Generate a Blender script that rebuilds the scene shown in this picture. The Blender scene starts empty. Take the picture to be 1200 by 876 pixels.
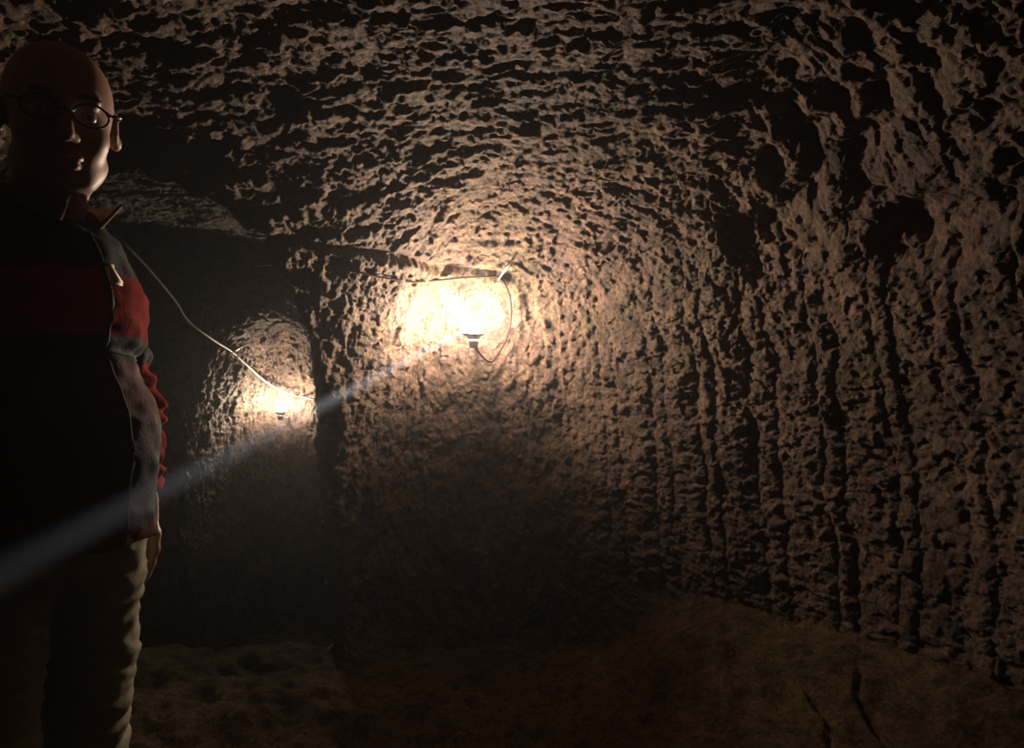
import bpy, bmesh, math, random
import numpy as np
from mathutils import Vector, Matrix
from mathutils.bvhtree import BVHTree

sc = bpy.context.scene
C = sc.collection
random.seed(7)

# ------------------------------------------------------------------ camera
FPX = 800.0                                   # focal length in pixels of a 1200 x 876 frame
cam_d = bpy.data.cameras.new('camera')
cam_d.sensor_width = 36.0
cam_d.lens = FPX * 36.0 / 1200.0
cam_d.clip_start = 0.02
cam = bpy.data.objects.new('camera', cam_d)
C.objects.link(cam)
cam.location = (0.0, 0.0, 1.2)
cam.rotation_euler = (math.pi / 2, 0, 0)
sc.camera = cam

# ------------------------------------------------------------------ exposure
sc.view_settings.view_transform = 'Standard'
sc.view_settings.look = 'None'
sc.view_settings.gamma = 1.0
sc.view_settings.use_curve_mapping = False
sc.view_settings.exposure = 0.0
sc.cycles.use_denoising = True
sc.cycles.volume_bounces = 0
sc.cycles.max_bounces = 5
sc.cycles.diffuse_bounces = 2
sc.cycles.sample_clamp_indirect = 4.0

# ------------------------------------------------------------------ world: thin haze added so the flare streak and lamp glow show
HAZE = 0.006
world = bpy.data.worlds.new('world')
sc.world = world
world.use_nodes = True
wn = world.node_tree.nodes; wl = world.node_tree.links
bg = wn.get('Background')
bg.inputs['Color'].default_value = (0.02, 0.02, 0.03, 1)
bg.inputs['Strength'].default_value = 0.0
vs = wn.new('ShaderNodeVolumeScatter')
vs.inputs['Color'].default_value = (0.93, 0.95, 1.0, 1)
vs.inputs['Density'].default_value = HAZE
vs.inputs['Anisotropy'].default_value = 0.7
wl.new(vs.outputs[0], wn.get('World Output').inputs['Volume'])

# ------------------------------------------------------------------ lamps (positions, strengths)
LAMP_A = Vector((-0.174, 3.09, 1.418))          # on the end wall of the chamber
LAMP_B = Vector((-1.705, 5.03, 0.96))          # at the end of the side passage
LAMP_A_STRENGTH = 2550.0
LAMP_B_STRENGTH = 1150.0
LAMP_COLOR = (1.0, 0.765, 0.575)
FLARE_POWER = 30000.0  # added spotlight for the flare streak, not a lamp fitting

# ------------------------------------------------------------------ helpers
def tag(o, label=None, cat=None, group=None, kind=None):
    if label: o['label'] = label
    if cat: o['category'] = cat
    if group: o['group'] = group
    if kind: o['kind'] = kind
    return o

def empty(name, loc=(0, 0, 0)):
    o = bpy.data.objects.new(name, None)
    o.empty_display_size = 0.1
    C.objects.link(o); o.location = loc
    return o

def mesh_obj(name, verts, faces, mats, parent=None, smooth=True, normals=None):
    """verts (n,3) array, faces (m,k) array of one face size"""
    verts = np.asarray(verts, np.float32); faces = np.asarray(faces, np.int32)
    me = bpy.data.meshes.new(name)
    n, (m, k) = len(verts), faces.shape
    me.vertices.add(n); me.vertices.foreach_set('co', verts.ravel())
    me.loops.add(m * k); me.loops.foreach_set('vertex_index', faces.ravel())
    me.polygons.add(m)
    me.polygons.foreach_set('loop_start', np.arange(0, m * k, k, dtype=np.int32))
    me.polygons.foreach_set('use_smooth', np.full(m, smooth, bool))
    me.update(calc_edges=True)
    if normals is not None:
        me.normals_split_custom_set_from_vertices(normals)
    if not isinstance(mats, (list, tuple)): mats = [mats]
    for mt in mats: me.materials.append(mt)
    o = bpy.data.objects.new(name, me); C.objects.link(o)
    if parent: o.parent = parent
    return o

def bm_obj(name, bm, mat, parent=None, smooth=True):
    me = bpy.data.meshes.new(name)
    bmesh.ops.recalc_face_normals(bm, faces=bm.faces)
    bm.to_mesh(me); bm.free()
    for p in me.polygons: p.use_smooth = smooth
    me.materials.append(mat)
    o = bpy.data.objects.new(name, me); C.objects.link(o)
    if parent: o.parent = parent
    return o

def lathe(bm, profile, seg=24, M=Matrix.Identity(4)):
    """profile: list of (radius, z)"""
    rings = []
    for r, z in profile:
        if r < 1e-5:
            rings.append([bm.verts.new(M @ Vector((0, 0, z)))])
        else:
            rings.append([bm.verts.new(M @ Vector((r * math.cos(2 * math.pi * i / seg), r * math.sin(2 * math.pi * i / seg), z))) for i in range(seg)])
    for a, b in zip(rings, rings[1:]):
        for i in range(seg):
            j = (i + 1) % seg
            if len(a) == 1 and len(b) == 1: continue
            if len(a) == 1: bm.faces.new((a[0], b[i], b[j]))
            elif len(b) == 1: bm.faces.new((a[i], a[j], b[0]))
            else: bm.faces.new((a[i], a[j], b[j], b[i]))

def tube(bm, pts, r, seg=10):
    pts = [Vector(p) for p in pts]
    rings = []
    up = Vector((0, 0, 1))
    for i, p in enumerate(pts):
        d = (pts[min(i + 1, len(pts) - 1)] - pts[max(i - 1, 0)]).normalized()
        a = d.cross(up)
        if a.length < 1e-3: a = d.cross(Vector((1, 0, 0)))
        a.normalize(); b = a.cross(d)
        rr = r[i] if isinstance(r, (list, tuple)) else r
        rings.append([bm.verts.new(p + (a * math.cos(2 * math.pi * k / seg) + b * math.sin(2 * math.pi * k / seg)) * rr) for k in range(seg)])
    for q, w in zip(rings, rings[1:]):
        for k in range(seg):
            bm.faces.new((q[k], q[(k + 1) % seg], w[(k + 1) % seg], w[k]))
    bm.faces.new(rings[0]); bm.faces.new(list(reversed(rings[-1])))

def spline(pts, n=8):
    """Catmull-Rom through pts"""
    P = [Vector(p) for p in pts]
    P = [P[0] * 2 - P[1]] + P + [P[-1] * 2 - P[-2]]
    out = []
    for i in range(1, len(P) - 2):
        for k in range(n):
            t = k / n
            a, b, c, d = P[i - 1], P[i], P[i + 1], P[i + 2]
            out.append(0.5 * ((2 * b) + (c - a) * t + (2 * a - 5 * b + 4 * c - d) * t * t + (3 * b - a - 3 * c + d) * t ** 3))
    out.append(P[-2])
    return out

def sstep(a, b, x):
    t = np.clip((x - a) / (b - a), 0, 1)
    return t * t * (3 - 2 * t)

# gradient noise on numpy arrays
_rng = np.random.RandomState(11)
_perm = _rng.permutation(256).astype(np.int32)
_perm = np.concatenate([_perm, _perm])
_grad = _rng.normal(size=(256, 3)).astype(np.float32)
_grad /= np.linalg.norm(_grad, axis=1, keepdims=True)
def noise(x, y, z, seed=0):
    x = np.asarray(x, np.float32) + seed * 17.13; y = np.asarray(y, np.float32) + seed * 5.71; z = np.asarray(z, np.float32) + seed * 9.37
    out = np.empty(x.shape, np.float32)
    N = 200000
    for s in range(0, len(x), N):
        X, Y, Z = x[s:s+N], y[s:s+N], z[s:s+N]
        xi, yi, zi = np.floor(X), np.floor(Y), np.floor(Z)
        fx, fy, fz = X - xi, Y - yi, Z - zi
        xi = xi.astype(np.int32) & 255; yi = yi.astype(np.int32) & 255; zi = zi.astype(np.int32) & 255
        u = fx * fx * fx * (fx * (fx * 6 - 15) + 10); v = fy * fy * fy * (fy * (fy * 6 - 15) + 10); w = fz * fz * fz * (fz * (fz * 6 - 15) + 10)
        def g(dx, dy, dz):
            h = _perm[(_perm[(_perm[(xi + dx) & 255] + yi + dy) & 255] + zi + dz) & 255]
            G = _grad[h]
            return G[:, 0] * (fx - dx) + G[:, 1] * (fy - dy) + G[:, 2] * (fz - dz)
        a = g(0, 0, 0); a += u * (g(1, 0, 0) - a)
        b = g(0, 1, 0); b += u * (g(1, 1, 0) - b)
        a += v * (b - a)
        c = g(0, 0, 1); c += u * (g(1, 0, 1) - c)
        d = g(0, 1, 1); d += u * (g(1, 1, 1) - d)
        c += v * (d - c)
        out[s:s+N] = a + w * (c - a)
    return out * 1.6

def chips(u, v, seed=0, tilt=0.8):
    """flat chips: every cell of a jittered grid is a facet with a height and a tilt of its own"""
    ui, vi = np.floor(u), np.floor(v)
    best = np.full(u.shape, 9.0, np.float32); out = np.zeros(u.shape, np.float32)
    for a in (-1, 0, 1):
        for b in (-1, 0, 1):
            cu = (ui + a).astype(np.int32); cv = (vi + b).astype(np.int32)
            h = _perm[(_perm[(cu + seed * 31) & 255] + cv) & 255]
            G = _grad[h]
            du = ui + a + 0.5 + G[:, 0] * 0.55 - u; dv = vi + b + 0.5 + G[:, 1] * 0.55 - v
            d = du * du + dv * dv
            m = d < best
            best[m] = d[m]
            out[m] = (G[:, 2] - tilt * (du * G[:, 1] + dv * G[:, 2]))[m]
    return out

def surface_nets(F, org, h):
    """F: 3-D array, inside < 0. returns verts, quads oriented with normals towards F > 0"""
    ins = F < 0
    nx, ny, nz = F.shape
    cnt = np.zeros((nx-1, ny-1, nz-1), np.int8)
    for dx in (0, 1):
        for dy in (0, 1):
            for dz in (0, 1):
                cnt += ins[dx:nx-1+dx, dy:ny-1+dy, dz:nz-1+dz]
    act = (cnt > 0) & (cnt < 8)
    idx = np.argwhere(act)
    vid = np.full(act.shape, -1, np.int32); vid[act] = np.arange(len(idx))
    acc = np.zeros((len(idx), 3), np.float64); num = np.zeros(len(idx))
    i, j, k = idx.T
    corner = {(a, b, c): F[i+a, j+b, k+c] for a in (0, 1) for b in (0, 1) for c in (0, 1)}
    for a in corner:
        for ax in range(3):
            if a[ax] == 0:
                b = list(a); b[ax] = 1; b = tuple(b)
                fa, fb = corner[a], corner[b]
                m = (fa < 0) != (fb < 0)
                t = np.where(m, fa / np.where(m, fa - fb, 1), 0)
                p = np.zeros((len(idx), 3)); p[:] = a; p[:, ax] += t
                acc[m] += p[m]; num[m] += 1
    V = (idx + acc / num[:, None]) * h + np.asarray(org)
    quads = []
    for ax in range(3):
        sl0 = [slice(None)] * 3; sl1 = [slice(None)] * 3
        sl0[ax] = slice(0, -1); sl1[ax] = slice(1, None)
        s0 = ins[tuple(sl0)]; s1 = ins[tuple(sl1)]
        e = np.argwhere(s0 != s1)
        o1, o2 = [(1, 2), (2, 0), (0, 1)][ax]
        ok = (e[:, o1] > 0) & (e[:, o2] > 0) & (e[:, o1] < F.shape[o1]-1) & (e[:, o2] < F.shape[o2]-1)
        e = e[ok]
        flip = ~s0[tuple(e.T)]
        def at(d1, d2):
            q = e.copy(); q[:, o1] += d1; q[:, o2] += d2
            return vid[tuple(q.T)]
        Q = np.stack([at(-1, -1), at(0, -1), at(0, 0), at(-1, 0)], 1)
        Q[flip] = Q[flip][:, ::-1]
        quads.append(Q)
    return V.astype(np.float32), np.concatenate(quads)

def subdivide(V, Q, extra=()):
    """linear split of quads into four"""
    E = np.concatenate([Q[:, [0, 1]], Q[:, [1, 2]], Q[:, [2, 3]], Q[:, [3, 0]]])
    E.sort(axis=1)
    key = E[:, 0].astype(np.int64) * (len(V) + 1) + E[:, 1]
    uk, first, inv = np.unique(key, return_index=True, return_inverse=True)
    m = len(Q); n = len(V)
    eid = (inv.ravel() + n).astype(np.int32).reshape(4, m)
    ue = E[first]
    def ext(A):
        return np.concatenate([A, (A[ue[:, 0]] + A[ue[:, 1]]) * 0.5, A[Q].mean(axis=1)])
    c = np.arange(m, dtype=np.int32) + n + len(ue)
    NQ = np.concatenate([np.stack([Q[:, 0], eid[0], c, eid[3]], 1), np.stack([Q[:, 1], eid[1], c, eid[0]], 1),
                         np.stack([Q[:, 2], eid[2], c, eid[1]], 1), np.stack([Q[:, 3], eid[3], c, eid[2]], 1)])
    return ext(V), NQ, [ext(a) for a in extra]

def vnormals(V, Q):
    a = V[Q[:, 2]] - V[Q[:, 0]]; b = V[Q[:, 3]] - V[Q[:, 1]]
    fn = np.cross(a, b)
    N = np.zeros_like(V)
    for c in range(3):
        for k in range(4):
            N[:, c] += np.bincount(Q[:, k], fn[:, c], len(V))
    N /= np.linalg.norm(N, axis=1, keepdims=True) + 1e-12
    return N

# ------------------------------------------------------------------ materials
def new_mat(name):
    m = bpy.data.materials.new(name); m.use_nodes = True
    nt = m.node_tree
    return m, nt, nt.nodes['Principled BSDF']

def node(nt, typ, **kw):
    n = nt.nodes.new(typ)
    for k, v in kw.items():
        if k in n.inputs: n.inputs[k].default_value = v
        else: setattr(n, k, v)
    return n

def noise_node(nt, co, scale, detail=4, rough=0.55):
    n = node(nt, 'ShaderNodeTexNoise'); n.inputs['Scale'].default_value = scale
    n.inputs['Detail'].default_value = detail; n.inputs['Roughness'].default_value = rough
    nt.links.new(co, n.inputs['Vector'])
    return n

def ramp(nt, fac, stops):
    r = node(nt, 'ShaderNodeValToRGB')
    while len(r.color_ramp.elements) < len(stops): r.color_ramp.elements.new(0.5)
    for e, (p, c) in zip(r.color_ramp.elements, stops):
        e.position = p; e.color = (*c, 1)
    nt.links.new(fac, r.inputs[0])
    return r

def mixc(nt, fac, a, b, mode='MIX'):
    m = node(nt, 'ShaderNodeMix'); m.data_type = 'RGBA'; m.blend_type = mode
    if isinstance(fac, (int, float)): m.inputs[0].default_value = fac
    else: nt.links.new(fac, m.inputs[0])
    for s, i in ((a, 6), (b, 7)):
        if isinstance(s, tuple): m.inputs[i].default_value = (*s, 1)
        else: nt.links.new(s, m.inputs[i])
    return m.outputs[2]

def rock_mat(name, dark, mid, light, bump=1.0, fine=1.0, rough=0.68, spec=0.4):
    m, nt, p = new_mat(name)
    g = node(nt, 'ShaderNodeNewGeometry'); co = g.outputs['Position']
    big = noise_node(nt, co, 1.7, 5, 0.6)
    r1 = ramp(nt, big.outputs[0], [(0.32, dark), (0.5, mid), (0.68, light)])
    med = noise_node(nt, co, 14, 6, 0.65)
    r2 = ramp(nt, med.outputs[0], [(0.32, (0.38, 0.35, 0.34)), (0.5, (1, 1, 1)), (0.66, (1.5, 1.45, 1.35))])
    c = mixc(nt, 1.0, r1.outputs[0], r2.outputs[0], 'MULTIPLY')
    gr = noise_node(nt, co, 70, 5, 0.75)
    r3 = ramp(nt, gr.outputs[0], [(0.34, (0.45, 0.42, 0.42)), (0.5, (1, 1, 1)), (0.64, (1.6, 1.55, 1.45))])
    c = mixc(nt, 1.0, c, r3.outputs[0], 'MULTIPLY')
    moss = noise_node(nt, co, 2.6, 3, 0.5)
    mr = ramp(nt, moss.outputs[0], [(0.50, (1, 1, 1)), (0.66, (0.88, 0.98, 0.72))])
    c = mixc(nt, 1.0, c, mr.outputs[0], 'MULTIPLY')
    nt.links.new(c, p.inputs['Base Color'])
    p.inputs['Roughness'].default_value = rough
    p.inputs['Specular IOR Level'].default_value = spec
    n1 = noise_node(nt, co, 45, 8, 0.7)
    n2 = noise_node(nt, co, 160, 6, 0.7)
    vo = node(nt, 'ShaderNodeTexVoronoi'); vo.inputs['Scale'].default_value = 60
    wv = node(nt, 'ShaderNodeVectorMath'); wv.operation = 'MULTIPLY_ADD'; wv.inputs[1].default_value = (0.05, 0.05, 0.05)
    nt.links.new(med.outputs['Color'], wv.inputs[0]); nt.links.new(co, wv.inputs[2]); nt.links.new(wv.outputs[0], vo.inputs['Vector'])
    b0 = node(nt, 'ShaderNodeBump'); b0.inputs['Strength'].default_value = 0.7 * bump; b0.inputs['Distance'].default_value = 0.02
    nt.links.new(vo.outputs['Color'], b0.inputs['Height'])
    b1 = node(nt, 'ShaderNodeBump'); b1.inputs['Strength'].default_value = 0.8 * bump; b1.inputs['Distance'].default_value = 0.045
    b2 = node(nt, 'ShaderNodeBump'); b2.inputs['Strength'].default_value = 0.6 * fine; b2.inputs['Distance'].default_value = 0.009
    nt.links.new(n1.outputs[0], b1.inputs['Height']); nt.links.new(n2.outputs[0], b2.inputs['Height'])
    nt.links.new(b0.outputs[0], b1.inputs['Normal'])
    nt.links.new(b1.outputs[0], b2.inputs['Normal']); nt.links.new(b2.outputs[0], p.inputs['Normal'])
    return m

M_ROCK = rock_mat('carved_tuff', (0.060, 0.038, 0.028), (0.108, 0.069, 0.050), (0.155, 0.103, 0.076))
M_FLOOR = rock_mat('packed_earth', (0.048, 0.034, 0.020), (0.075, 0.053, 0.029), (0.110, 0.080, 0.042), 0.7, 1.0, 0.92, 0.1)

def plain(name, col, rough=0.6, metal=0.0, bump_scale=None, bump=0.3, var=0.15):
    m, nt, p = new_mat(name)
    tc = node(nt, 'ShaderNodeTexCoord')
    n = noise_node(nt, tc.outputs['Object'], 30, 4)
    r = ramp(nt, n.outputs[0], [(0.3, tuple(c * (1 - var) for c in col)), (0.7, tuple(min(1, c * (1 + var)) for c in col))])
    nt.links.new(r.outputs[0], p.inputs['Base Color'])
    if rough > 0.65: p.inputs['Specular IOR Level'].default_value = 0.08
    p.inputs['Roughness'].default_value = rough; p.inputs['Metallic'].default_value = metal
    if bump_scale:
        b = node(nt, 'ShaderNodeBump'); b.inputs['Strength'].default_value = bump; b.inputs['Distance'].default_value = 0.003
        n2 = noise_node(nt, tc.outputs['Object'], bump_scale, 5)
        nt.links.new(n2.outputs[0], b.inputs['Height']); nt.links.new(b.outputs[0], p.inputs['Normal'])
    return m
# ================================================================== the carved chamber and its side passage
H0 = 0.026
X0, X1, Y0, Y1, Z0, Z1 = -2.95, 2.35, -2.9, 5.75, -0.95, 2.6
gx = np.arange(X0, X1, H0); gy = np.arange(Y0, Y1, H0); gz = np.arange(Z0, Z1, H0)

def smooth_poly(pts, n=5):
    P = [np.array(p, float) for p in pts]; out = []
    for i in range(len(P)):
        a, b, c, d = P[i-1], P[i], P[(i+1) % len(P)], P[(i+2) % len(P)]
        for k in range(n):
            t = k / n
            out.append(0.5 * ((2*b) + (c-a)*t + (2*a-5*b+4*c-d)*t*t + (3*b-a-3*c+d)*t**3))
    return np.array(out)

def poly_field(poly, X, Y, arc=False):
    """signed distance (positive inside) and arclength of the nearest boundary point"""
    x = X.ravel().astype(np.float64); y = Y.ravel().astype(np.float64)
    best = np.full(x.shape, 1e9); s = np.zeros(x.shape); inside = np.zeros(x.shape, bool)
    L = 0
    for a, b in zip(poly, np.roll(poly, -1, 0)):
        d = b - a; l2 = d @ d
        t = np.clip(((x-a[0])*d[0] + (y-a[1])*d[1]) / l2, 0, 1)
        dist = np.hypot(x-a[0]-t*d[0], y-a[1]-t*d[1])
        m = dist < best
        best[m] = dist[m]; s[m] = L + t[m] * math.sqrt(l2)
        L += math.sqrt(l2)
        c = ((a[1] > y) != (b[1] > y))
        if abs(b[1]-a[1]) > 1e-12:
            inside ^= c & (x < (b[0]-a[0]) * (y-a[1]) / (b[1]-a[1]) + a[0])
    best = np.where(inside, best, -best)
    return best.reshape(X.shape), s.reshape(X.shape)

CHAMBER = smooth_poly([(1.95, -2.5), (1.98, -0.5), (1.93, 0.8), (1.80, 1.6), (1.60, 2.25), (1.32, 2.75), (0.95, 3.15), (0.40, 3.50),
                       (-0.08, 3.60), (-0.58, 3.50), (-0.80, 3.12), (-1.12, 2.95), (-1.60, 3.00), (-2.00, 2.87), (-2.15, 2.2), (-2.1, 0.5), (-2.0, -1.2), (-1.9, -2.5)])
PASSAGE = smooth_poly([(-0.82, 2.68), (-0.785, 3.02), (-0.87, 3.35), (-1.06, 3.88), (-1.15, 4.5), (-1.22, 5.0), (-1.42, 5.26), (-1.82, 5.28), (-2.00, 5.05), (-2.02, 4.7), (-2.07, 4.38), (-2.25, 4.22), (-2.55, 4.12), (-2.72, 3.7), (-2.62, 3.0), (-2.25, 2.5), (-1.5, 2.2), (-1.0, 2.3)])

def floor_h(x, y):
    f = -0.62 * sstep(3.2, 4.9, y)                                   # passage runs downhill
    P, _ = poly_field(CHAMBER, x, y)
    right = sstep(0.45, 1.0, x) * (y < 3.9)
    f = f - 0.18 * sstep(1.0, 0.2, x) * sstep(1.4, 2.4, y)
    f = f + 0.16 * sstep(0.55, 0.0, P) * right                       # earth banked up to the right-hand wall
    return f

GX, GY = np.meshgrid(gx, gy, indexing='ij')
Pc, _ = poly_field(CHAMBER, GX, GY)
Pp, _ = poly_field(PASSAGE, GX, GY)
Fl = floor_h(GX, GY)
Hc = 2.30 - 0.38 * np.clip((GY - 0.8) / 2.4, 0, 1) ** 1.3 + 0.0 * GX
Hp = 2.02 - 0.46 * sstep(4.10, 4.50, GY)
Rc, Rp = 1.05, 0.48
def vault(P, H, R, Z, p, q):
    a = np.clip((R - P) / R, 0, None)[:, :, None]
    b = np.clip(Z[None, None, :] / H[:, :, None], 0, None)
    return ((a ** q + b ** p) ** (1 / q) - 1) * R
F = vault(Pc, Hc, Rc, gz, 2.6, 2.2)
F2 = vault(Pp, Hp, Rp, gz, 3.2, 2.4)
F = np.minimum(F, F2); del F2
F = np.maximum(F, Fl[:, :, None] - gz[None, None, :]).astype(np.float32)
# hollow and trench shaped to put dark shade at the foot of the corner
ht = np.clip((3.1 - GY) / 1.2, 0, 1)
hol = np.sqrt((GX + 0.55 - 0.15 * ht)[:, :, None] ** 2 + (GY - (3.02 - 1.15 * ht))[:, :, None] ** 2 + (gz[None, None, :] - (0.0 - 0.22 * ht)[:, :, None]) ** 2) - (0.24 - 0.11 * ht)[:, :, None]
F = np.minimum(F, hol.astype(np.float32)); del hol
F[0] = F[-1] = 1; F[:, 0] = F[:, -1] = 1; F[:, :, 0] = F[:, :, -1] = 1

V, Q = surface_nets(F, (X0, Y0, Z0), H0)
del F
Q = Q[:, ::-1]                                                        # normals face the air
# relax the base a little
for _ in range(4):
    A = np.zeros_like(V); n = np.zeros(len(V))
    for a, b in ((0, 1), (1, 2), (2, 3), (3, 0)):
        for u, v in ((a, b), (b, a)):
            for c in range(3): A[:, c] += np.bincount(Q[:, u], V[Q[:, v], c], len(V))
            n += np.bincount(Q[:, u], minlength=len(V))
    V = (V * 0.5 + A / n[:, None] * 0.5).astype(np.float32)
N = vnormals(V, Q)
V, Q, (N,) = subdivide(V, Q, (N,))
# a second split for what the photograph sees
def seen(V, Q, mx, my):
    c = V[Q].mean(axis=1)
    d = np.maximum(c[:, 1], 0.01)
    return (c[:, 1] > 0.6) & (np.abs(c[:, 0] / d) < mx) & (np.abs((c[:, 2] - 1.2) / d) < my)
sel = seen(V, Q, 0.82, 0.61) & (N[Q[:, 0], 2] < 0.75 * np.linalg.norm(N[Q[:, 0]], axis=1))
Vf, Qf, (Nf,) = subdivide(V, Q[sel], (N,))
used = np.unique(Q[~sel]); rm = np.full(len(V), -1, np.int32); rm[used] = np.arange(len(used))
Vb, Nb, Qb = V[used], N[used], rm[Q[~sel]]
used = np.unique(Qf); rm = np.full(len(Vf), -1, np.int32); rm[used] = np.arange(len(used))
Vf, Nf, Qf = Vf[used], Nf[used], rm[Qf]
V = np.concatenate([Vb, Vf]).astype(np.float32); N = np.concatenate([Nb, Nf]).astype(np.float32)
Q = np.concatenate([Qb, Qf + len(Vb)]); FINE = len(Qb)
N /= np.linalg.norm(N, axis=1, keepdims=True)

# ---- relief
x, y, z = V.T
nz_ = N[:, 2]
in_pass = sstep(3.0, 3.25, y) * sstep(-0.80, -0.86, x)
tb, ta = poly_field(CHAMBER, x[:, None], y[:, None])
P, S = tb[:, 0].astype(np.float32), ta[:, 0].astype(np.float32)
del tb, ta
tb, ta = poly_field(PASSAGE, x[:, None], y[:, None])
Sp = ta[:, 0].astype(np.float32); del tb, ta
is_floor = sstep(0.55, 0.8, nz_)
is_ceil = sstep(-0.35, -0.75, nz_)
is_wall = np.clip(1 - is_floor - is_ceil, 0, 1)
right = sstep(0.25, 0.55, x) * (1 - in_pass)
th = np.arctan2(z - 0.5, x + 0.35) * 1.4
thp = np.arctan2(z - 0.5, x + 1.75) * 1.0

D = np.zeros(len(V), np.float32)
# broad unevenness
D += 0.045 * noise(x / 0.75, y / 0.75, z / 0.75, 1)
D += 0.022 * noise(x / 0.33, y / 0.33, z / 0.33, 2)
n3 = noise(x / 0.15, y / 0.15, z / 0.15, 3)
D += 0.010 * n3
wx = noise(x / 0.22, y / 0.22, z / 0.22, 5) * 0.03
wy = noise(x / 0.22, y / 0.22, z / 0.22, 6) * 0.03
# (a) pick marks sweeping over the vault from side to side
ys = np.where(in_pass > 0.5, y, y + 0.35 * (P < 1.0) * (1.0 - P) * 0)
tt = np.where(in_pass > 0.5, thp, th)
def streak(ss, tt, w, l, seed):
    n = noise(ss / w, tt / l, tt * 0 + 0.5, seed)
    return np.where(n > 0, n * 0.9, n * 1.6)
wj = noise(x / 0.035, y / 0.035, z / 0.035, 30) * 0.014
wk = noise(x / 0.035, y / 0.035, z / 0.035, 31) * 0.018
wx = wx + wj; wy = wy + wk
c1 = streak(ys + wx, tt + wy, 0.085, 0.26, 7)
c2 = streak(ys + wx, tt + wy, 0.042, 0.12, 8)
c3 = streak(ys + wx * 0.5, tt, 0.021, 0.06, 28)
ceil_marks = 0.008 * c1 + 0.006 * c2 + 0.003 * c3 + 0.0085 * chips((ys + wx) / 0.050, (tt + wy) / 0.110, 1) + 0.0070 * chips((ys + wx) / 0.024, (tt + wy) / 0.045, 2)
# (b) columns of pick strokes down the right-hand wall
sw = S + 0.03 * np.sin(S * 23.0) + wx * 1.3 + 0.05 * noise(S / 0.5, z / 1.1, z * 0, 9)
per = 0.135
cell = np.floor(sw / per); f = sw / per - cell
S_DIR = 1.0                                                            # arclength grows towards the lamp
f = 1 - f                                                              # 0 at the lamp side, 1 at the far side
col = (1 - np.abs(2 * f - 0.9) ** 2.5 * 0.8) * sstep(1.0, 0.9, f) * sstep(0.0, 0.06, f)
hsh = np.modf(np.abs(np.sin(cell * 12.9898) * 43758.5))[0]
amp = 0.6 + 0.7 * hsh
zz = z / 0.062 + hsh * 7 + noise(S / 0.12, z / 0.12, z * 0, 10) * 0.9 + f * 0.6
zf = zz - np.floor(zz)
notch = zf ** 1.5
groove = (0.026 * amp * col + 0.009 * notch + 0.010 * chips((S + wx) / 0.075, (z + wy) / 0.042, 5) + 0.004 * chips((S + wx) / 0.035, (z + wy) / 0.022, 6)) * sstep(0.10, 0.24, z) * (0.35 + 0.65 * sstep(2.0, 1.3, z))
# (c) finer upright strokes on the other walls
ss = np.where(in_pass > 0.5, Sp, S)
fine_v = 0.015 * streak(ss + wx, z + wy, 0.05, 0.14, 12) + 0.006 * streak(ss, z, 0.026, 0.07, 13) + 0.009 * chips((ss + wx) / 0.038, (z + wy) / 0.075, 3) + 0.0045 * chips((ss + wx) / 0.020, (z + wy) / 0.035, 4)
wall_marks = right * groove + (1 - right) * fine_v
D += is_ceil * ceil_marks + is_wall * wall_marks
# chipped surface everywhere
r4 = noise(x / 0.060, y / 0.060, z / 0.060, 14)
r5 = noise(x / 0.030, y / 0.030, z / 0.030, 15)
r6 = noise(x / 0.016, y / 0.016, z / 0.016, 16)
rough = (1 - is_floor * 0.65)
D += rough * (0.007 * (2 * np.abs(r4) - 0.5) + 0.003 * r4 + 0.004 * r5 + 0.0045 * r6)
# (d) broken, pitted rock high on the right
pit_w = sstep(0.5, 0.95, x) * sstep(1.25, 1.7, z) * sstep(3.1, 2.7, y)
p1 = noise(x / 0.42, y / 0.42, z / 0.42, 20); p2 = noise(x / 0.11, y / 0.11, z / 0.11, 21)
D += pit_w * (-0.05 * sstep(0.1, 0.5, p1) - 0.015 * sstep(0.05, 0.5, p2) + 0.008 * r4 + 0.010 * chips((S + wx) / 0.06, (z + y * 0.5 + wy) / 0.05, 7))
D += -0.17 * np.exp(-((x - 1.02) / 0.20) ** 2 - ((y - 2.25) / 0.26) ** 2 - ((z - 2.05) / 0.3) ** 2) * (0.7 + p2)
D += -0.10 * np.exp(-((x - 1.35) / 0.12) ** 2 - ((y - 2.25) / 0.14) ** 2 - ((z - 1.68) / 0.12) ** 2)
# small scoops all over the vault
p3 = noise((ys + wx) / 0.05, (tt + wy) / 0.10, z / 0.3, 22)
D += -0.009 * sstep(0.30, 0.62, p3) * (is_ceil * 0.9 + is_wall * 0.35 * (z > 0.9))
# (e) the crack that carries the cable above the lamp
zc = 1.675 - 0.05 * (x + 0.4) + 0.012 * noise(x / 0.12, y * 0, z * 0, 23)
crk = np.exp(-((z - zc) / 0.015) ** 2) * sstep(0.08, -0.04, x) * sstep(-1.3, -0.9, x) * sstep(2.45, 2.6, y) * (y < 3.95)
D += -0.045 * crk
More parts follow.
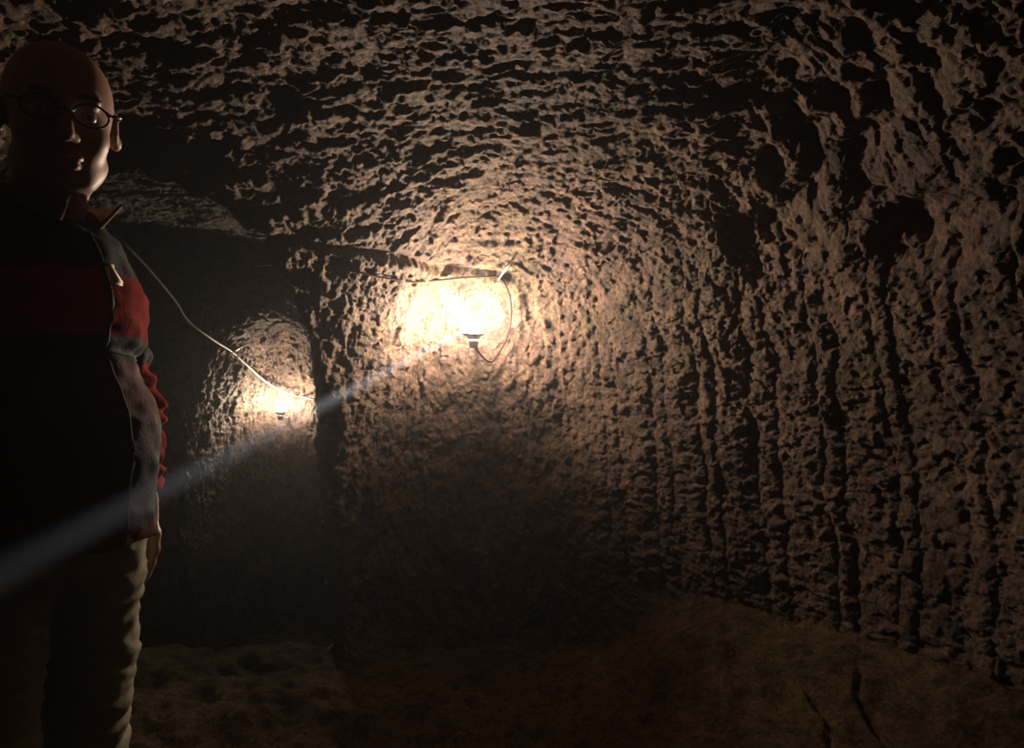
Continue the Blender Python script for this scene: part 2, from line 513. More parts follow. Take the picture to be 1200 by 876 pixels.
# floor: lumps and cracks in the bank
lft = 1 - sstep(0.3, 0.9, x)
fl = (0.03 + 0.03 * lft) * noise(x / 0.28, y / 0.28, z * 0, 24) + lft * 0.014 * np.abs(noise(x / 0.13, y / 0.13, z * 0, 27)) + 0.012 * noise(x / 0.1, y / 0.1, z * 0, 25)
ck = np.abs(noise(x / 0.35 + 0.3 * n3, y / 0.5, z * 0, 26))
ridge = 0.020 * (1 - 2 * np.abs(noise((x + 0.9 * y) / 0.16, (x - y) / 0.55, z * 0, 33)))
slab = sstep(0.012, 0.0, np.abs(x - (1.06 + 0.12 * (y - 2.3)) + 0.05 * n3)) + sstep(0.016, 0.0, np.abs(x - (1.22 + 0.30 * (y - 2.3)) + 0.05 * n3))
D += is_floor * (fl + ridge * sstep(1.2, 0.6, x) + 0.007 * chips(x / 0.11 + n3, y / 0.07 + n3, 8) + 0.004 * r5 - 0.04 * slab * sstep(2.55, 2.45, y) * (y > 1))
V = V + N * D[:, None]
N2 = vnormals(V, Q)

fc = V[Q].mean(axis=1); fn = N[Q].mean(axis=1)
cls = np.full(len(Q), 0)
NAMES = ['wall_right', 'wall_end', 'wall_left', 'wall_back', 'floor', 'ceiling', 'wall_passage_left', 'wall_passage_right', 'wall_passage_end']
pas = (fc[:, 1] > 3.0) & (fc[:, 0] < -0.78) 
cls[(fc[:, 1] > 3.0) & (fc[:, 0] < 0.38)] = 1
cls[(fc[:, 0] < -0.9) & ~pas] = 2
cls[(fc[:, 1] < -2.2)] = 3
cls[pas & (fc[:, 0] < -1.7)] = 6
cls[pas & (fc[:, 0] >= -1.7)] = 7
cls[pas & (fc[:, 1] > 4.95)] = 8
cls[fn[:, 2] < -0.62] = 5
cls[fn[:, 2] > 0.62] = 4
ROCKS = []
for i, nm in enumerate(NAMES):
    q = Q[cls == i]
    if not len(q): continue
    u = np.unique(q); rm = np.full(len(V), -1, np.int32); rm[u] = np.arange(len(u))
    o = mesh_obj(nm, V[u], rm[q], M_FLOOR if nm == 'floor' else M_ROCK, normals=N2[u])
    o['kind'] = 'structure'
    ROCKS.append(o)
print('rock quads', len(Q), 'verts', len(V))

# surface look-up for things fixed to the rock
_fs = Q[FINE:]
_vu = np.unique(_fs); _rm = np.full(len(V), -1, np.int32); _rm[_vu] = np.arange(len(_vu))
ROCK_BVH = BVHTree.FromPolygons(V[_vu].tolist(), _rm[_fs].tolist())
def on_rock(p, off=0.01, dirn=None):
    """nearest rock point to p, lifted off by off"""
    co, nrm, i, d = ROCK_BVH.find_nearest(Vector(p))
    return co + nrm * off
# ================================================================== lamps and cables
def emis(name, col, strength):
    m, nt, p = new_mat(name)
    p.inputs['Base Color'].default_value = (0.9, 0.9, 0.88, 1)
    p.inputs['Emission Color'].default_value = (*col, 1)
    p.inputs['Emission Strength'].default_value = strength
    return m
M_BULB_A = emis('lit_bulb_glass', LAMP_COLOR, LAMP_A_STRENGTH)
M_BULB_B = emis('lit_bulb_glass_passage', (1.0, 0.82, 0.62), LAMP_B_STRENGTH)
M_PLASTIC = plain('grey_lamp_plastic', (0.10, 0.10, 0.10), 0.5)
M_BRASS = plain('screw_metal', (0.5, 0.42, 0.25), 0.35, 0.9)
M_CABLE = plain('pale_cable_sheath', (0.30, 0.27, 0.22), 0.6)
M_DCABLE = plain('dark_cable_sheath', (0.015, 0.012, 0.010), 0.9)
M_STEEL = plain('bracket_steel', (0.55, 0.53, 0.5), 0.4, 0.8)

def make_lamp(loc, label, mbulb, dish=0.052):
    """bare bulb standing up in a round holder; loc = centre of the bulb"""
    t = empty('wall_lamp', loc)
    tag(t, label, 'lamp', 'bare bulb lamps wired along the rock')
    bm = bmesh.new()
    lathe(bm, [(0, 0.034), (0.012, 0.032), (0.022, 0.024), (0.0285, 0.010), (0.030, 0.0), (0.027, -0.014), (0.019, -0.030), (0.0145, -0.040), (0.0135, -0.046), (0, -0.046)], 24)
    bm_obj('bulb', bm, mbulb, t)
    bm = bmesh.new()
    lathe(bm, [(0, -0.0465), (0.0138, -0.0465), (0.0142, -0.050), (0.0134, -0.052), (0.0142, -0.054), (0.0134, -0.056), (0.0142, -0.058), (0, -0.058)], 20)
    bm_obj('bulb_cap', bm, M_BRASS, t)
    bm = bmesh.new()
    lathe(bm, [(0, -0.0585), (0.018, -0.0585), (0.020, -0.062), (0.021, -0.085), (0.017, -0.100), (0, -0.101)], 24)
    bm_obj('lamp_holder', bm, M_PLASTIC, t)
    bm = bmesh.new()
    lathe(bm, [(0.0215, -0.044), (dish * 0.6, -0.043), (dish, -0.036), (dish + 0.002, -0.039), (dish * 0.62, -0.049), (0.0215, -0.062)], 28)
    bm_obj('drip_dish', bm, M_PLASTIC, t)
    # bracket arm to the rock behind
    L = Vector(loc)
    hit = ROCK_BVH.ray_cast(L + Vector((0, 0, -0.09)), Vector((0, 1, 0)), 1.0)
    dist = (hit[0].y - L.y) if hit[0] else 0.15
    bm = bmesh.new()
    tube(bm, [(0, 0.018, -0.085), (0, dist * 0.6, -0.090), (0, dist + 0.01, -0.085)], 0.006, 8)
    bm_obj('bracket', bm, M_STEEL, t)
    print('lamp', loc, 'wall behind at', dist)
    return t

lamp_a = make_lamp(LAMP_A, 'bright bare bulb on the chamber wall, the larger, upper lamp', M_BULB_A)
lamp_b = make_lamp(LAMP_B, 'bare bulb glowing at the end of the side passage, the lower, smaller lamp', M_BULB_B, 0.052)

# added spotlight at the chamber lamp, imitates a lens-flare streak past the man
FLARE_DIR = (Vector((-0.5625, 0.75, 0.98)) - LAMP_A).normalized()
def flare_spot(off, ang, power):
    ld = bpy.data.lights.new('added_flare_spot', 'SPOT')
    ld.energy = power; ld.color = (0.97, 0.97, 1.0)
    ld.spot_size = math.radians(ang); ld.spot_blend = 0.25
    ld.shadow_soft_size = 0.012
    o = bpy.data.objects.new('added_flare_spot', ld); C.objects.link(o)
    o.location = LAMP_A + FLARE_DIR * 0.045
    d = (FLARE_DIR + off).normalized()
    o.rotation_euler = d.to_track_quat('-Z', 'Y').to_euler()
flare_spot(Vector((0, 0, 0)), 1.0, FLARE_POWER)
# ================================================================== the man on the left
MAN_LOC = Vector((-0.868, 1.20, 0.0)); MAN_YAW = math.radians(-15)
HEAD_W = Vector((-0.772, 1.165, 1.636)); HEAD_YAW = math.radians(-52); HEAD_NOD = math.radians(13)
M_MAN = Matrix.Translation(MAN_LOC) @ Matrix.Rotation(MAN_YAW, 4, 'Z')
_hl = M_MAN.inverted() @ HEAD_W
HC = np.array(_hl); HR = HEAD_YAW - MAN_YAW
def head_pt(p):
    c, s = math.cos(HR), math.sin(HR)
    cn, sn = math.cos(HEAD_NOD), math.sin(HEAD_NOD); k = 1.05
    p = (k * (cn * p[0] + sn * p[2]), k * p[1], k * (-sn * p[0] + cn * p[2]))
    return np.array([HC[0] + c * p[0] - s * p[1], HC[1] + s * p[0] + c * p[1], HC[2] + p[2]])

class Field:
    def __init__(s, lo, hi, h):
        s.lo = np.array(lo, float); s.h = h
        s.n = np.ceil((np.array(hi) - s.lo) / h).astype(int) + 1
        s.F = np.full(s.n, 0.12, np.float32)
    def box(s, lo, hi):
        a = np.clip(np.floor((np.array(lo) - s.lo) / s.h).astype(int), 0, s.n - 1)
        b = np.clip(np.ceil((np.array(hi) - s.lo) / s.h).astype(int) + 1, 1, s.n)
        g = [s.lo[i] + np.arange(a[i], b[i]) * s.h for i in range(3)]
        return tuple(slice(a[i], b[i]) for i in range(3)), np.meshgrid(*g, indexing='ij', sparse=True)
    def put(s, sl, d, k, sub=False):
        A = s.F[sl]; d = d.astype(np.float32)
        if sub:
            d = -d; hh = np.clip(0.5 - 0.5 * (A - d) / k, 0, 1) if k > 0 else None
            # smooth max(A, d)
            if k > 0:
                h = np.clip(0.5 + 0.5 * (A - d) / k, 0, 1); s.F[sl] = d * (1 - h) + A * h + k * h * (1 - h)
            else: s.F[sl] = np.maximum(A, d)
        else:
            if k > 0:
                h = np.clip(0.5 + 0.5 * (A - d) / k, 0, 1); s.F[sl] = A * (1 - h) + d * h - k * h * (1 - h)
            else: s.F[sl] = np.minimum(A, d)
    def cap(s, a, b, ra, rb, k=0.02, sub=False, sq=None):
        a = np.array(a, float); b = np.array(b, float); m = max(ra, rb) + k + 0.02
        sl, (X, Y, Z) = s.box(np.minimum(a, b) - m, np.maximum(a, b) + m)
        d = b - a; l2 = d @ d + 1e-12
        t = np.clip(((X-a[0])*d[0] + (Y-a[1])*d[1] + (Z-a[2])*d[2]) / l2, 0, 1)
        D = np.sqrt((X-a[0]-t*d[0])**2 + (Y-a[1]-t*d[1])**2 + (Z-a[2]-t*d[2])**2) - (ra + (rb - ra) * t)
        s.put(sl, D, k, sub)
    def ell(s, c, r, k=0.02, sub=False, yaw=0.0, pitch=0.0):
        c = np.array(c, float); r = np.array(r, float); m = r.max() + k + 0.02
        sl, (X, Y, Z) = s.box(c - m, c + m)
        x, y, z = X - c[0], Y - c[1], Z - c[2]
        cs, sn = math.cos(yaw), math.sin(yaw)
        x, y = cs * x + sn * y, -sn * x + cs * y
        if pitch:
            cp, sp = math.cos(pitch), math.sin(pitch)
            x, z = cp * x + sp * z, -sp * x + cp * z
        k0 = np.sqrt((x/r[0])**2 + (y/r[1])**2 + (z/r[2])**2)
        k1 = np.sqrt((x/r[0]**2)**2 + (y/r[1]**2)**2 + (z/r[2]**2)**2) + 1e-9
        s.put(sl, k0 * (k0 - 1) / k1, k, sub)
    def mesh(s):
        F = s.F
        F[0] = F[-1] = 0.1; F[:, 0] = F[:, -1] = 0.1; F[:, :, 0] = F[:, :, -1] = 0.1
        return surface_nets(F, s.lo, s.h)

# joints in the man's own frame: x forward, y his left, z up
SH = {1: (-0.045, 0.175, 1.415), -1: (0.0, -0.185, 1.415)}
EL = {1: (-0.018, 0.270, 1.125), -1: (-0.02, -0.275, 1.12)}
WR = {1: (0.018, 0.262, 0.925), -1: (0.09, -0.27, 0.90)}
HIP = {1: (0.055, 0.088, 0.90), -1: (0.02, -0.088, 0.90)}
KN = {1: (0.040, 0.095, 0.50), -1: (0.06, -0.105, 0.50)}
AN = {1: (0.0, 0.11, 0.085), -1: (0.01, -0.11, 0.085)}

def head_prims(f):
    C_ = lambda a, b, ra, rb, k=0.01, sub=False: f.cap(head_pt(a), head_pt(b), ra, rb, k, sub)
    E_ = lambda c, r, k=0.015, sub=False, p=0: f.ell(head_pt(c), np.array(r) * 1.05, k, sub, HR, -HEAD_NOD)
    E_((-0.018, 0, 0.030), (0.098, 0.077, 0.088), 0)
    E_((0.028, 0, -0.028), (0.060, 0.062, 0.088), 0.03)
    E_((0.030, 0, -0.078), (0.050, 0.052, 0.036), 0.03)
    E_((0.066, 0, -0.104), (0.020, 0.024, 0.016), 0.02)
    for s in (1, -1):
        E_((0.052, 0.038 * s, -0.030), (0.026, 0.024, 0.024), 0.02)        # cheek
        C_((0.020, 0.050 * s, -0.070), (0.055, 0.030 * s, -0.098), 0.016, 0.014, 0.02)   # jaw line
    C_((0.076, -0.038, 0.030), (0.076, 0.038, 0.030), 0.011, 0.011, 0.014)  # brow
    for s in (1, -1):
        E_((0.100, 0.032 * s, 0.005), (0.022, 0.017, 0.008), 0.010, True)   # eye socket
    C_((0.086, 0, 0.016), (0.108, 0, -0.028), 0.0085, 0.0125, 0.010)        # nose
    for s in (1, -1):
        E_((0.098, 0.012 * s, -0.033), (0.012, 0.0085, 0.0075), 0.005)
        E_((0.100, 0.007 * s, -0.042), (0.006, 0.004, 0.005), 0.003, True)
    E_((0.088, 0, -0.062), (0.011, 0.025, 0.0065), 0.006)                   # lips
    E_((0.086, 0, -0.075), (0.011, 0.022, 0.0070), 0.006)
    E_((0.101, 0, -0.0685), (0.012, 0.024, 0.0022), 0.003, True)
    for s in (1, -1):                                                       # ears
        E_((-0.006, 0.078 * s, -0.004), (0.020, 0.0085, 0.031), 0.006)
        E_((-0.008, 0.083 * s, -0.024), (0.011, 0.0075, 0.012), 0.006)
        E_((0.000, 0.087 * s, 0.000), (0.010, 0.006, 0.016), 0.003, True)
    f.cap(head_pt((-0.012, 0, -0.055)), (0.045, 0.0, 1.455), 0.054, 0.064, 0.03)    # neck
    f.cap(head_pt((0.040, 0, -0.108)), (0.075, 0.0, 1.46), 0.024, 0.04, 0.03)

def hand_prims(f, s):
    w = np.array(WR[s]); d = np.array((0.02 if s < 0 else -0.015, -0.02 * s, -1.0)); d /= np.linalg.norm(d)
    fw = np.array((1.0, 0, 0)); fw -= d * (fw @ d); fw /= np.linalg.norm(fw)       # thumb side
    pn = np.cross(d, fw) * (1 if s > 0 else -1)
    if (pn[1] * s) > 0: pn = -pn                                                   # palm faces the thigh
    P = lambda a, b, c: w + d * a + fw * b + pn * c
    f.cap(P(0, 0, 0), P(0.035, 0, 0), 0.026, 0.026, 0.015)
    for b in (-0.027, -0.009, 0.009, 0.027):
        f.cap(P(0.02, b * 0.6, 0), P(0.088, b, 0), 0.017, 0.0125, 0.010)
    for b, L in ((0.029, 0.070), (0.0097, 0.078), (-0.0097, 0.072), (-0.029, 0.058)):
        q = [P(0.088, b, 0), P(0.088 + L * 0.45, b * 1.12, 0.006), P(0.088 + L * 0.76, b * 1.12, 0.018), P(0.088 + L * 0.95, b * 1.1, 0.032)]
        for i in range(3): f.cap(q[i], q[i+1], 0.0092 - i * 0.0008, 0.0088 - i * 0.0008, 0.003)
    q = [P(0.025, 0.022, 0.005), P(0.058, 0.044, 0.014), P(0.088, 0.052, 0.022), P(0.108, 0.050, 0.028)]
    for i in range(3): f.cap(q[i], q[i+1], 0.0145 - i * 0.002, 0.0125 - i * 0.0018, 0.006)

man = empty('person', MAN_LOC); man.rotation_euler = (0, 0, MAN_YAW)
tag(man, 'bald man with glasses in a dark jacket with red panels, standing on the left', 'person')

f = Field((-0.20, -0.34, 0.0), (0.34, 0.34, 1.79), 0.0045)
head_prims(f)
f.cap((0.0, 0, 1.30), (0.0, 0, 1.02), 0.11, 0.12, 0.03)
f.ell((0.03, 0, 1.30), (0.12, 0.155, 0.17), 0.03)
f.ell((0.06, 0, 1.07), (0.130, 0.140, 0.16), 0.05)
f.ell((0.02, 0, 0.93), (0.12, 0.150, 0.11), 0.03)
for s in (1, -1):
    f.cap((0.02, 0.03 * s, 1.44), SH[s], 0.05, 0.058, 0.04)
    f.cap(SH[s], EL[s], 0.050, 0.040, 0.02); f.cap(EL[s], WR[s], 0.040, 0.026, 0.015)
    hand_prims(f, s)
    f.cap(HIP[s], KN[s], 0.080, 0.055, 0.02); f.cap(KN[s], AN[s], 0.058, 0.038, 0.02)
    f.cap((AN[s][0] - 0.03, AN[s][1], 0.045), (AN[s][0] + 0.14, AN[s][1] + 0.02 * s, 0.035), 0.034, 0.028, 0.02)
bv, bq = f.mesh()
print('body verts', len(bv))

M_SKIN, nt, p = new_mat('skin')
tc = node(nt, 'ShaderNodeTexCoord')
n = noise_node(nt, tc.outputs['Object'], 9, 5); r = ramp(nt, n.outputs[0], [(0.3, (0.30, 0.16, 0.11)), (0.7, (0.42, 0.25, 0.18))])
nt.links.new(r.outputs[0], p.inputs['Base Color']); p.inputs['Roughness'].default_value = 0.5
p.inputs['Subsurface Weight'].default_value = 0.12; p.inputs['Subsurface Radius'].default_value = (0.01, 0.004, 0.002); p.inputs['Subsurface Scale'].default_value = 1.0
n2 = noise_node(nt, tc.outputs['Object'], 260, 4); b = node(nt, 'ShaderNodeBump'); b.inputs['Strength'].default_value = 0.25; b.inputs['Distance'].default_value = 0.001
nt.links.new(n2.outputs[0], b.inputs['Height']); nt.links.new(b.outputs[0], p.inputs['Normal'])
mesh_obj('body', bv, bq, M_SKIN, man)

M_EYE = plain('eye_white', (0.40, 0.36, 0.33), 0.3, var=0.02)
M_IRIS = plain('iris', (0.06, 0.035, 0.02), 0.2)
for s in (1, -1):
    bm = bmesh.new(); bmesh.ops.create_uvsphere(bm, u_segments=20, v_segments=12, radius=0.0125, matrix=Matrix.Translation(head_pt((0.0715, 0.032 * s, 0.004))))
    e = bm_obj('eye', bm, M_EYE, man)
    bm = bmesh.new(); bmesh.ops.create_uvsphere(bm, u_segments=16, v_segments=8, radius=0.0058, matrix=Matrix.Translation(head_pt((0.0795, 0.032 * s, 0.004))) @ Matrix.Rotation(HR, 4, 'Z') @ Matrix.Diagonal((0.8, 1, 1, 1)))
    bm_obj('iris', bm, M_IRIS, e)
# eyelids close most of the eyeball
# eyebrows
M_BROW = plain('grey_hair', (0.10, 0.08, 0.065), 0.8)
for s in (1, -1):
    bm = bmesh.new(); tube(bm, [head_pt((0.087 - 0.5 * abs(t) ** 2 * 20 * 0.4, s * (0.030 + t), 0.032 - 8 * t * t)) for t in (-0.018, -0.009, 0, 0.009, 0.018)], [0.002, 0.0035, 0.004, 0.0035, 0.0015], 8)
    bm_obj('eyebrow', bm, M_BROW, man)

# glasses
M_FRAME = plain('glasses_frame', (0.02, 0.018, 0.018), 0.25)
M_LENS, nt, p = new_mat('lens_glass')
tr = node(nt, 'ShaderNodeBsdfTransparent'); gl = node(nt, 'ShaderNodeBsdfGlossy'); gl.inputs['Roughness'].default_value = 0.03
mx = node(nt, 'ShaderNodeMixShader'); mx.inputs[0].default_value = 0.12
nt.links.new(tr.outputs[0], mx.inputs[1]); nt.links.new(gl.outputs[0], mx.inputs[2]); nt.links.new(mx.outputs[0], nt.nodes['Material Output'].inputs['Surface'])
gls = None
bm = bmesh.new()
for s in (1, -1):
    ring = [head_pt((0.106 - 0.012 * abs(math.cos(a)) * 0.4 - 0.06 * abs(0.033 + 0.024 * math.cos(a)) , s * (0.033 + 0.024 * math.cos(a)), 0.004 + 0.017 * math.sin(a))) for a in [2 * math.pi * i / 24 for i in range(25)]]
    tube(bm, ring, 0.0018, 6)
    tube(bm, [head_pt(q) for q in ((0.100, 0.057 * s, 0.010), (0.085, 0.075 * s, 0.012), (0.04, 0.080 * s, 0.012), (-0.005, 0.083 * s, 0.014), (-0.025, 0.083 * s, 0.0))], 0.002, 6)
tube(bm, [head_pt(q) for q in ((0.103, 0.010, 0.006), (0.108, 0, 0.010), (0.103, -0.010, 0.006))], 0.0016, 6)
gls = bm_obj('glasses', bm, M_FRAME, man)
for s in (1, -1):
    bm = bmesh.new()
    vs_ = [bm.verts.new(head_pt((0.1045 - 0.06 * abs(0.033 + 0.023 * math.cos(a)), s * (0.033 + 0.023 * math.cos(a)), 0.004 + 0.016 * math.sin(a)))) for a in [2 * math.pi * i / 24 for i in range(24)]]
    c = bm.verts.new(head_pt((0.1055 - 0.06 * 0.033, s * 0.033, 0.004)))
    for i in range(24): bm.faces.new((vs_[i], vs_[(i + 1) % 24], c))
    bm_obj('lens', bm, M_LENS, gls)

# ---- jacket
J = Field((-0.22, -0.36, 0.86), (0.36, 0.37, 1.52), 0.006)
J.ell((0.045, 0, 1.30), (0.155, 0.185, 0.185), 0)
J.cap((0.02, 0, 1.36), (0.03, 0, 0.96), 0.13, 0.15, 0.04)
J.ell((0.088, 0, 1.075), (0.155, 0.165, 0.18), 0.05)
J.ell((0.06, 0, 0.93), (0.165, 0.18, 0.14), 0.05)
J.cap((0.025, -0.05, 1.46), (0.025, 0.05, 1.46), 0.065, 0.065, 0.04)
for s in (1, -1):
    J.cap((0.02, 0.05 * s, 1.44), SH[s], 0.062, 0.070, 0.04)
    J.cap(SH[s], EL[s], 0.068, 0.057, 0.03); J.cap(EL[s], WR[s], 0.057, 0.042, 0.02)
# cuts: hem, cuffs, neck opening
sl, (X, Y, Z) = J.box((-1, -1, 0.5), (1, 1, 2))
arm = (np.abs(Y) > 0.195)
J.F = np.where(arm & (Z < 1.0), np.maximum(J.F, 0.955 - Z - 0.0 * X), np.maximum(J.F, 0.905 - Z + 0.0 * X)).astype(np.float32)
J.cap((0.045, 0, 1.50), (0.05, 0, 1.62), 0.080, 0.11, 0.01, True)
jv, jq = J.mesh()
jn = vnormals(jv, jq)
x_, y_, z_ = jv.T
fold = 0.005 * noise(x_ / 0.09, y_ / 0.09, z_ / 0.05, 40) + 0.004 * noise(x_ / 0.04, y_ / 0.04, z_ / 0.022, 41)
am = sstep(0.17, 0.22, np.abs(y_))
fold += am * 0.006 * np.sin(z_ / 0.0075 + 4 * noise(x_ / 0.06, y_ / 0.06, z_ / 0.06, 42))
fold -= 0.012 * np.exp(-((z_ - (1.235 + 0.25 * (x_ - 0.17))) / 0.012) ** 2) * sstep(0.0, 0.1, x_)     # crease under the chest
jv = jv + jn * fold[:, None]
M_NAVY = plain('dark_jacket_cloth', (0.028, 0.029, 0.036), 0.75, bump_scale=220, bump=0.5)
M_RED = plain('red_jacket_cloth', (0.28, 0.014, 0.009), 0.95, bump_scale=220, bump=0.5)
M_DRED = plain('dark_red_jacket_cloth', (0.07, 0.010, 0.011), 0.75, bump_scale=220, bump=0.5)
c = jv[jq].mean(axis=1)
zz_ = c[:, 2] - 0.25 * (c[:, 0] - 0.17)
red1 = (zz_ > 1.262) & (zz_ < 1.372) & (c[:, 0] > 0.02) & (np.abs(c[:, 1]) < 0.17)
red2 = (zz_ > 1.10) & (zz_ < 1.215) & (c[:, 0] > 0.02) & (np.abs(c[:, 1]) < 0.17)
hem = (c[:, 2] < 0.935) & (np.abs(c[:, 1]) < 0.20)
slv = (np.abs(c[:, 1]) > 0.195) & (c[:, 2] < 1.22)
jn2 = vnormals(jv, jq)
def part(name, m, mat, par=None):
    q = jq[m]; u = np.unique(q); rm = np.full(len(jv), -1, np.int32); rm[u] = np.arange(len(u))
    return mesh_obj(name, jv[u], rm[q], mat, par or man, normals=jn2[u])
jk = part('jacket', ~(red1 | red2 | hem | slv), M_NAVY)
part('chest_panel', red1, M_RED, jk)['label'] = 'bright red panel across the chest'
part('belly_panel', red2 & ~slv, M_DRED, jk)['label'] = 'dark red panel over the belly'
part('hem_band', hem, M_DRED, jk)['label'] = 'dark red band at the hem'
part('sleeve', slv & (c[:, 1] > 0), M_RED, jk)['label'] = 'red lower sleeve'
part('sleeve', slv & (c[:, 1] < 0), M_RED, jk)['label'] = 'red lower sleeve'
JB = BVHTree.FromPolygons(jv.tolist(), jq.tolist())
def on_jacket(p, off=0.002):
    co, nrm, i, d = JB.find_nearest(Vector(p)); return co + nrm * off
def jray(a, z, off=0.001):
    d = Vector((math.cos(a), math.sin(a), 0)); hit = JB.ray_cast(Vector((0.03, 0, z)) + d * 0.5, -d)
    return hit[0] + hit[1] * off
# zip down the front, piping under the chest, reflective slash
M_ZIP = plain('zip_tape', (0.06, 0.055, 0.05), 0.7, 0.0)
bm = bmesh.new(); tube(bm, [jray(0.0, z) for z in np.linspace(1.44, 0.93, 26)], 0.0035, 6); bm_obj('zip', bm, M_ZIP, jk)
bm = bmesh.new(); tube(bm, [jray(a, 1.232 + 0.25 * (0.19 * math.cos(a) - 0.17)) for a in np.linspace(-1.5, 0.75, 24)], 0.0028, 6); bm_obj('piping', bm, M_ZIP, jk)
M_SLASH = plain('pale_yellow_print', (0.62, 0.55, 0.30), 0.5)
bm = bmesh.new()
ring = []
for t in np.linspace(0, 1, 8):
    a = on_jacket((0.26, 0.045 - 0.02 * t, 1.415 - 0.050 * t), 0.003); b_ = on_jacket((0.26, 0.020 - 0.02 * t, 1.415 - 0.050 * t), 0.003)
    ring.append((bm.verts.new(a), bm.verts.new(b_)))
for (a, b_), (c_, d_) in zip(ring, ring[1:]): bm.faces.new((a, b_, d_, c_))
o = bm_obj('chest_print', bm, M_SLASH, jk); md = o.modifiers.new('thickness', 'SOLIDIFY'); md.thickness = 0.0015; md.offset = 0
# collar: open, pointed at the front
M_COLLAR = plain('brown_collar_lining', (0.20, 0.135, 0.085), 0.8, bump_scale=200)
bm = bmesh.new(); rows = []
for i in range(33):
    a = math.radians(22 + (360 - 44) * i / 32)
    ff = max(0.0, math.cos(a))
    ca, sa = math.cos(a), math.sin(a)
    row = []
    for t in (0, 0.35, 0.7, 1.0):
        rr = 0.076 + 0.016 * t + (0.040 * ff ** 2) * t
        h_ = 1.452 + (0.058 - 0.012 * ff) * t - 0.012 * ff * (1 - t)
        row.append(bm.verts.new((0.045 + rr * ca * 1.08, rr * sa, h_)))
    rows.append(row)
for a, b_ in zip(rows, rows[1:]):
    for k in range(3): bm.faces.new((a[k], b_[k], b_[k+1], a[k+1]))
o = bm_obj('collar', bm, M_COLLAR, jk); md = o.modifiers.new('thickness', 'SOLIDIFY'); md.thickness = 0.004
# ---- trousers
T = Field((-0.22, -0.28, 0.05), (0.28, 0.28, 1.02), 0.006)
T.ell((0.02, 0, 0.93), (0.150, 0.175, 0.13), 0)
for s in (1, -1):
    T.cap(HIP[s], KN[s], 0.105, 0.072, 0.02); T.cap(KN[s], (AN[s][0] - 0.01, AN[s][1], 0.10), 0.072, 0.064, 0.02)
sl, (X, Y, Z) = T.box((-1, -1, 0), (1, 1, 2))
T.F = np.maximum(np.maximum(T.F, 0.085 - Z), Z - 0.99).astype(np.float32)
tv, tq = T.mesh(); tn = vnormals(tv, tq)
x_, y_, z_ = tv.T
w1 = noise(x_ / 0.11, y_ / 0.11, z_ / 0.09, 50)
zf_ = (z_ + 0.10 * x_ + 0.03 * w1) / 0.048; zf_ = zf_ - np.floor(zf_)
fold = 0.010 * zf_ ** 0.6 * sstep(1.0, 0.72, zf_) * (0.3 + 0.7 * sstep(-0.3, 0.4, noise(x_ / 0.07, y_ / 0.12, z_ / 0.10, 51))) - 0.004 + 0.007 * w1
fold += 0.003 * noise(x_ / 0.03, y_ / 0.03, z_ / 0.012, 52)
tv = tv + tn * fold[:, None]
M_TROUSER = plain('olive_grey_trouser_cloth', (0.33, 0.31, 0.23), 0.9, bump_scale=260, bump=0.4)
tr_ = mesh_obj('trousers', tv, tq, M_TROUSER, man)
TB = BVHTree.FromPolygons(tv.tolist(), tq.tolist())
def on_tr(p, off=0.001):
    co, nrm, i, d = TB.find_nearest(Vector(p)); return co + nrm * off
for s in (1, -1):
    bm = bmesh.new(); tube(bm, [on_tr((0.02, 0.3 * s, z)) for z in np.linspace(0.88, 0.11, 40)], 0.0022, 6)
    bm_obj('side_seam', bm, M_TROUSER, tr_)
# ---- shoes
M_SHOE = plain('dark_leather', (0.05, 0.04, 0.035), 0.5); M_SOLE = plain('rubber_sole', (0.03, 0.03, 0.03), 0.8)
for s in (1, -1):
    S_ = Field((-0.14, -0.30, -0.02), (0.30, 0.30, 0.20), 0.006)
    ax, ay = AN[s][0], AN[s][1]
    S_.cap((ax - 0.035, ay, 0.055), (ax + 0.15, ay + 0.02 * s, 0.040), 0.046, 0.040, 0); S_.cap((ax, ay, 0.07), (ax - 0.01, ay, 0.13), 0.052, 0.050, 0.02)
    sl, (X, Y, Z) = S_.box((-1, -1, -1), (1, 1, 1)); base = S_.F.copy()
    S_.F = np.maximum(base, 0.018 - Z).astype(np.float32); v_, q_ = S_.mesh(); sh = mesh_obj('shoe', v_, q_, M_SHOE, man)
    S_.F = np.maximum(np.maximum(base - 0.004, Z - 0.020), 0.0 - Z).astype(np.float32); v_, q_ = S_.mesh(); mesh_obj('sole', v_, q_, M_SOLE, sh)
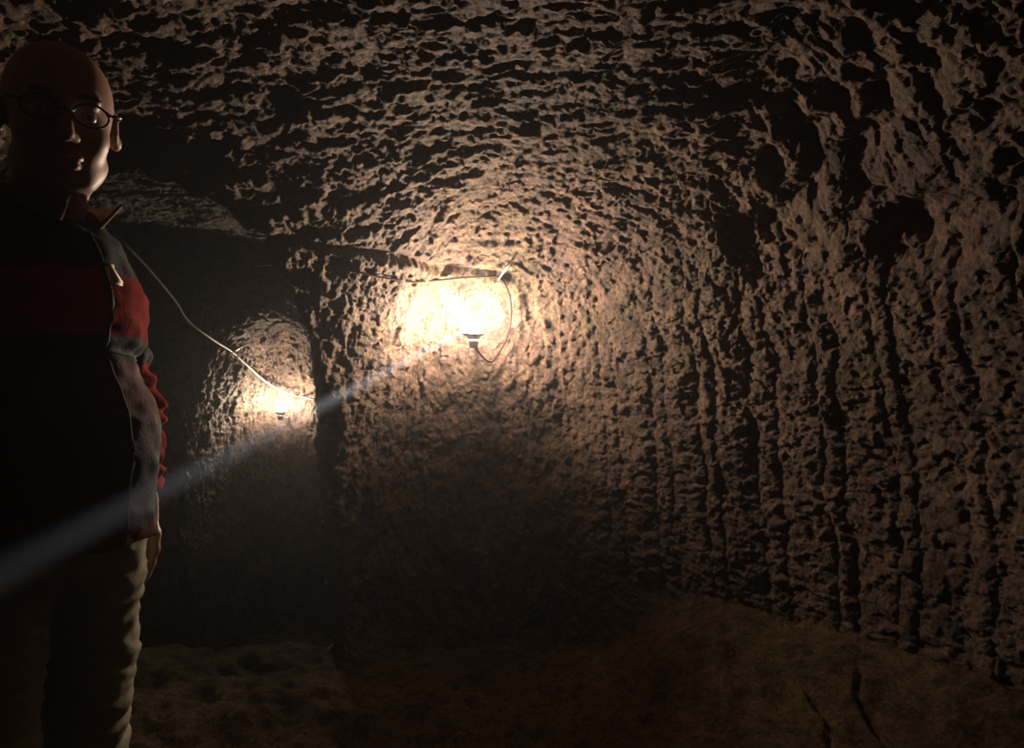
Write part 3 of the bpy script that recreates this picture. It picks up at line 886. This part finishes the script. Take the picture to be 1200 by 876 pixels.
# ================================================================== cables (found on the rock by looking from the camera point, then laid in 3-D)
EYE = Vector((0, 0, 1.2))
def rock_at(u, v, off=0.012):
    d = Vector(((u - 600) / FPX, 1, (438 - v) / FPX)).normalized()
    co, nrm, i, t = ROCK_BVH.ray_cast(EYE, d, 20)
    return co - d * off * 1.5
def cable(name, pts, r, mat, label, group=None, ends=()):
    bm = bmesh.new(); tube(bm, spline(pts, 8), r, 8)
    o = bm_obj(name, bm, mat); tag(o, label, 'cable', group)
    return o
bmx = LAMP_B + Vector((0, 0.05, -0.10))
def at(u, v, d): return Vector(((u - 600) / FPX * d, d, 1.2 + (438 - v) / FPX * d))
pts = [at(112, 238, 2.75), at(140, 278, 2.9), at(172, 312, 3.15), at(205, 352, 3.5), at(220, 375, 3.7)] + [at(247, 396, 4.0)] + [rock_at(u, v, o) for u, v, o in ( (272, 412, .015), (290, 428, .03), (310, 446, .03), (332, 459, .04), (343, 462, .05), (355, 465, .05), (372, 469, .04))]
cable('electric_cable', pts, 0.0065, M_CABLE, 'pale cable slung down the passage wall past the lower lamp')
# short tie that holds it
a = rock_at(272, 412, .012); b2 = rock_at(292, 401, .03)
o = empty('cable_clip', a); tag(o, 'pale metal clip with a pointed tongue holding the passage cable', 'clip')
bm = bmesh.new(); tube(bm, [Vector((0, 0, 0)), (b2 - a) * 0.5, b2 - a], [0.010, 0.008, 0.003], 8); bm_obj('tongue', bm, M_STEEL, o)
bm = bmesh.new(); lathe(bm, [(0, -0.004), (0.016, -0.004), (0.017, 0.004), (0, 0.005)], 16, Matrix.Rotation(math.pi / 2, 4, 'X')); bm_obj('nail_head', bm, M_STEEL, o)
pts = [rock_at(u, v, o) for u, v, o in ((405, 316, .01), (425, 320, .012), (455, 326, .014), (485, 330, .014), (515, 328, .016), (545, 325, .018), (575, 324, .02), (584, 325, .02))]
top = pts[-1]
loop = [rock_at(592, 333, .03), rock_at(598, 350, .04), rock_at(599, 370, .05), rock_at(596, 390, .05), rock_at(588, 408, .05), rock_at(574, 424, .05)]
cable('lamp_cable', pts + loop + [LAMP_A + Vector((0.0, 0.0225, -0.095))], 0.0045, M_DCABLE, 'dark cable along the crack, looping down to the upper lamp')
a = top; o = empty('cable_clip', a); tag(o, 'small bent wire tie where the dark cable turns down to the lamp', 'clip')
b2 = rock_at(599, 308, .02)
bm = bmesh.new(); tube(bm, [Vector((0, 0, -0.01)), (b2 - a) * 0.6, b2 - a], 0.0035, 8); bm_obj('wire', bm, M_STEEL, o)
pts = [rock_at(u, v, .01) for u, v in ((225, 322), (250, 316), (275, 313), (300, 311), (330, 309))]
cable('ceiling_cable', pts, 0.005, M_DCABLE, 'thin cable lying across the dark passage ceiling')
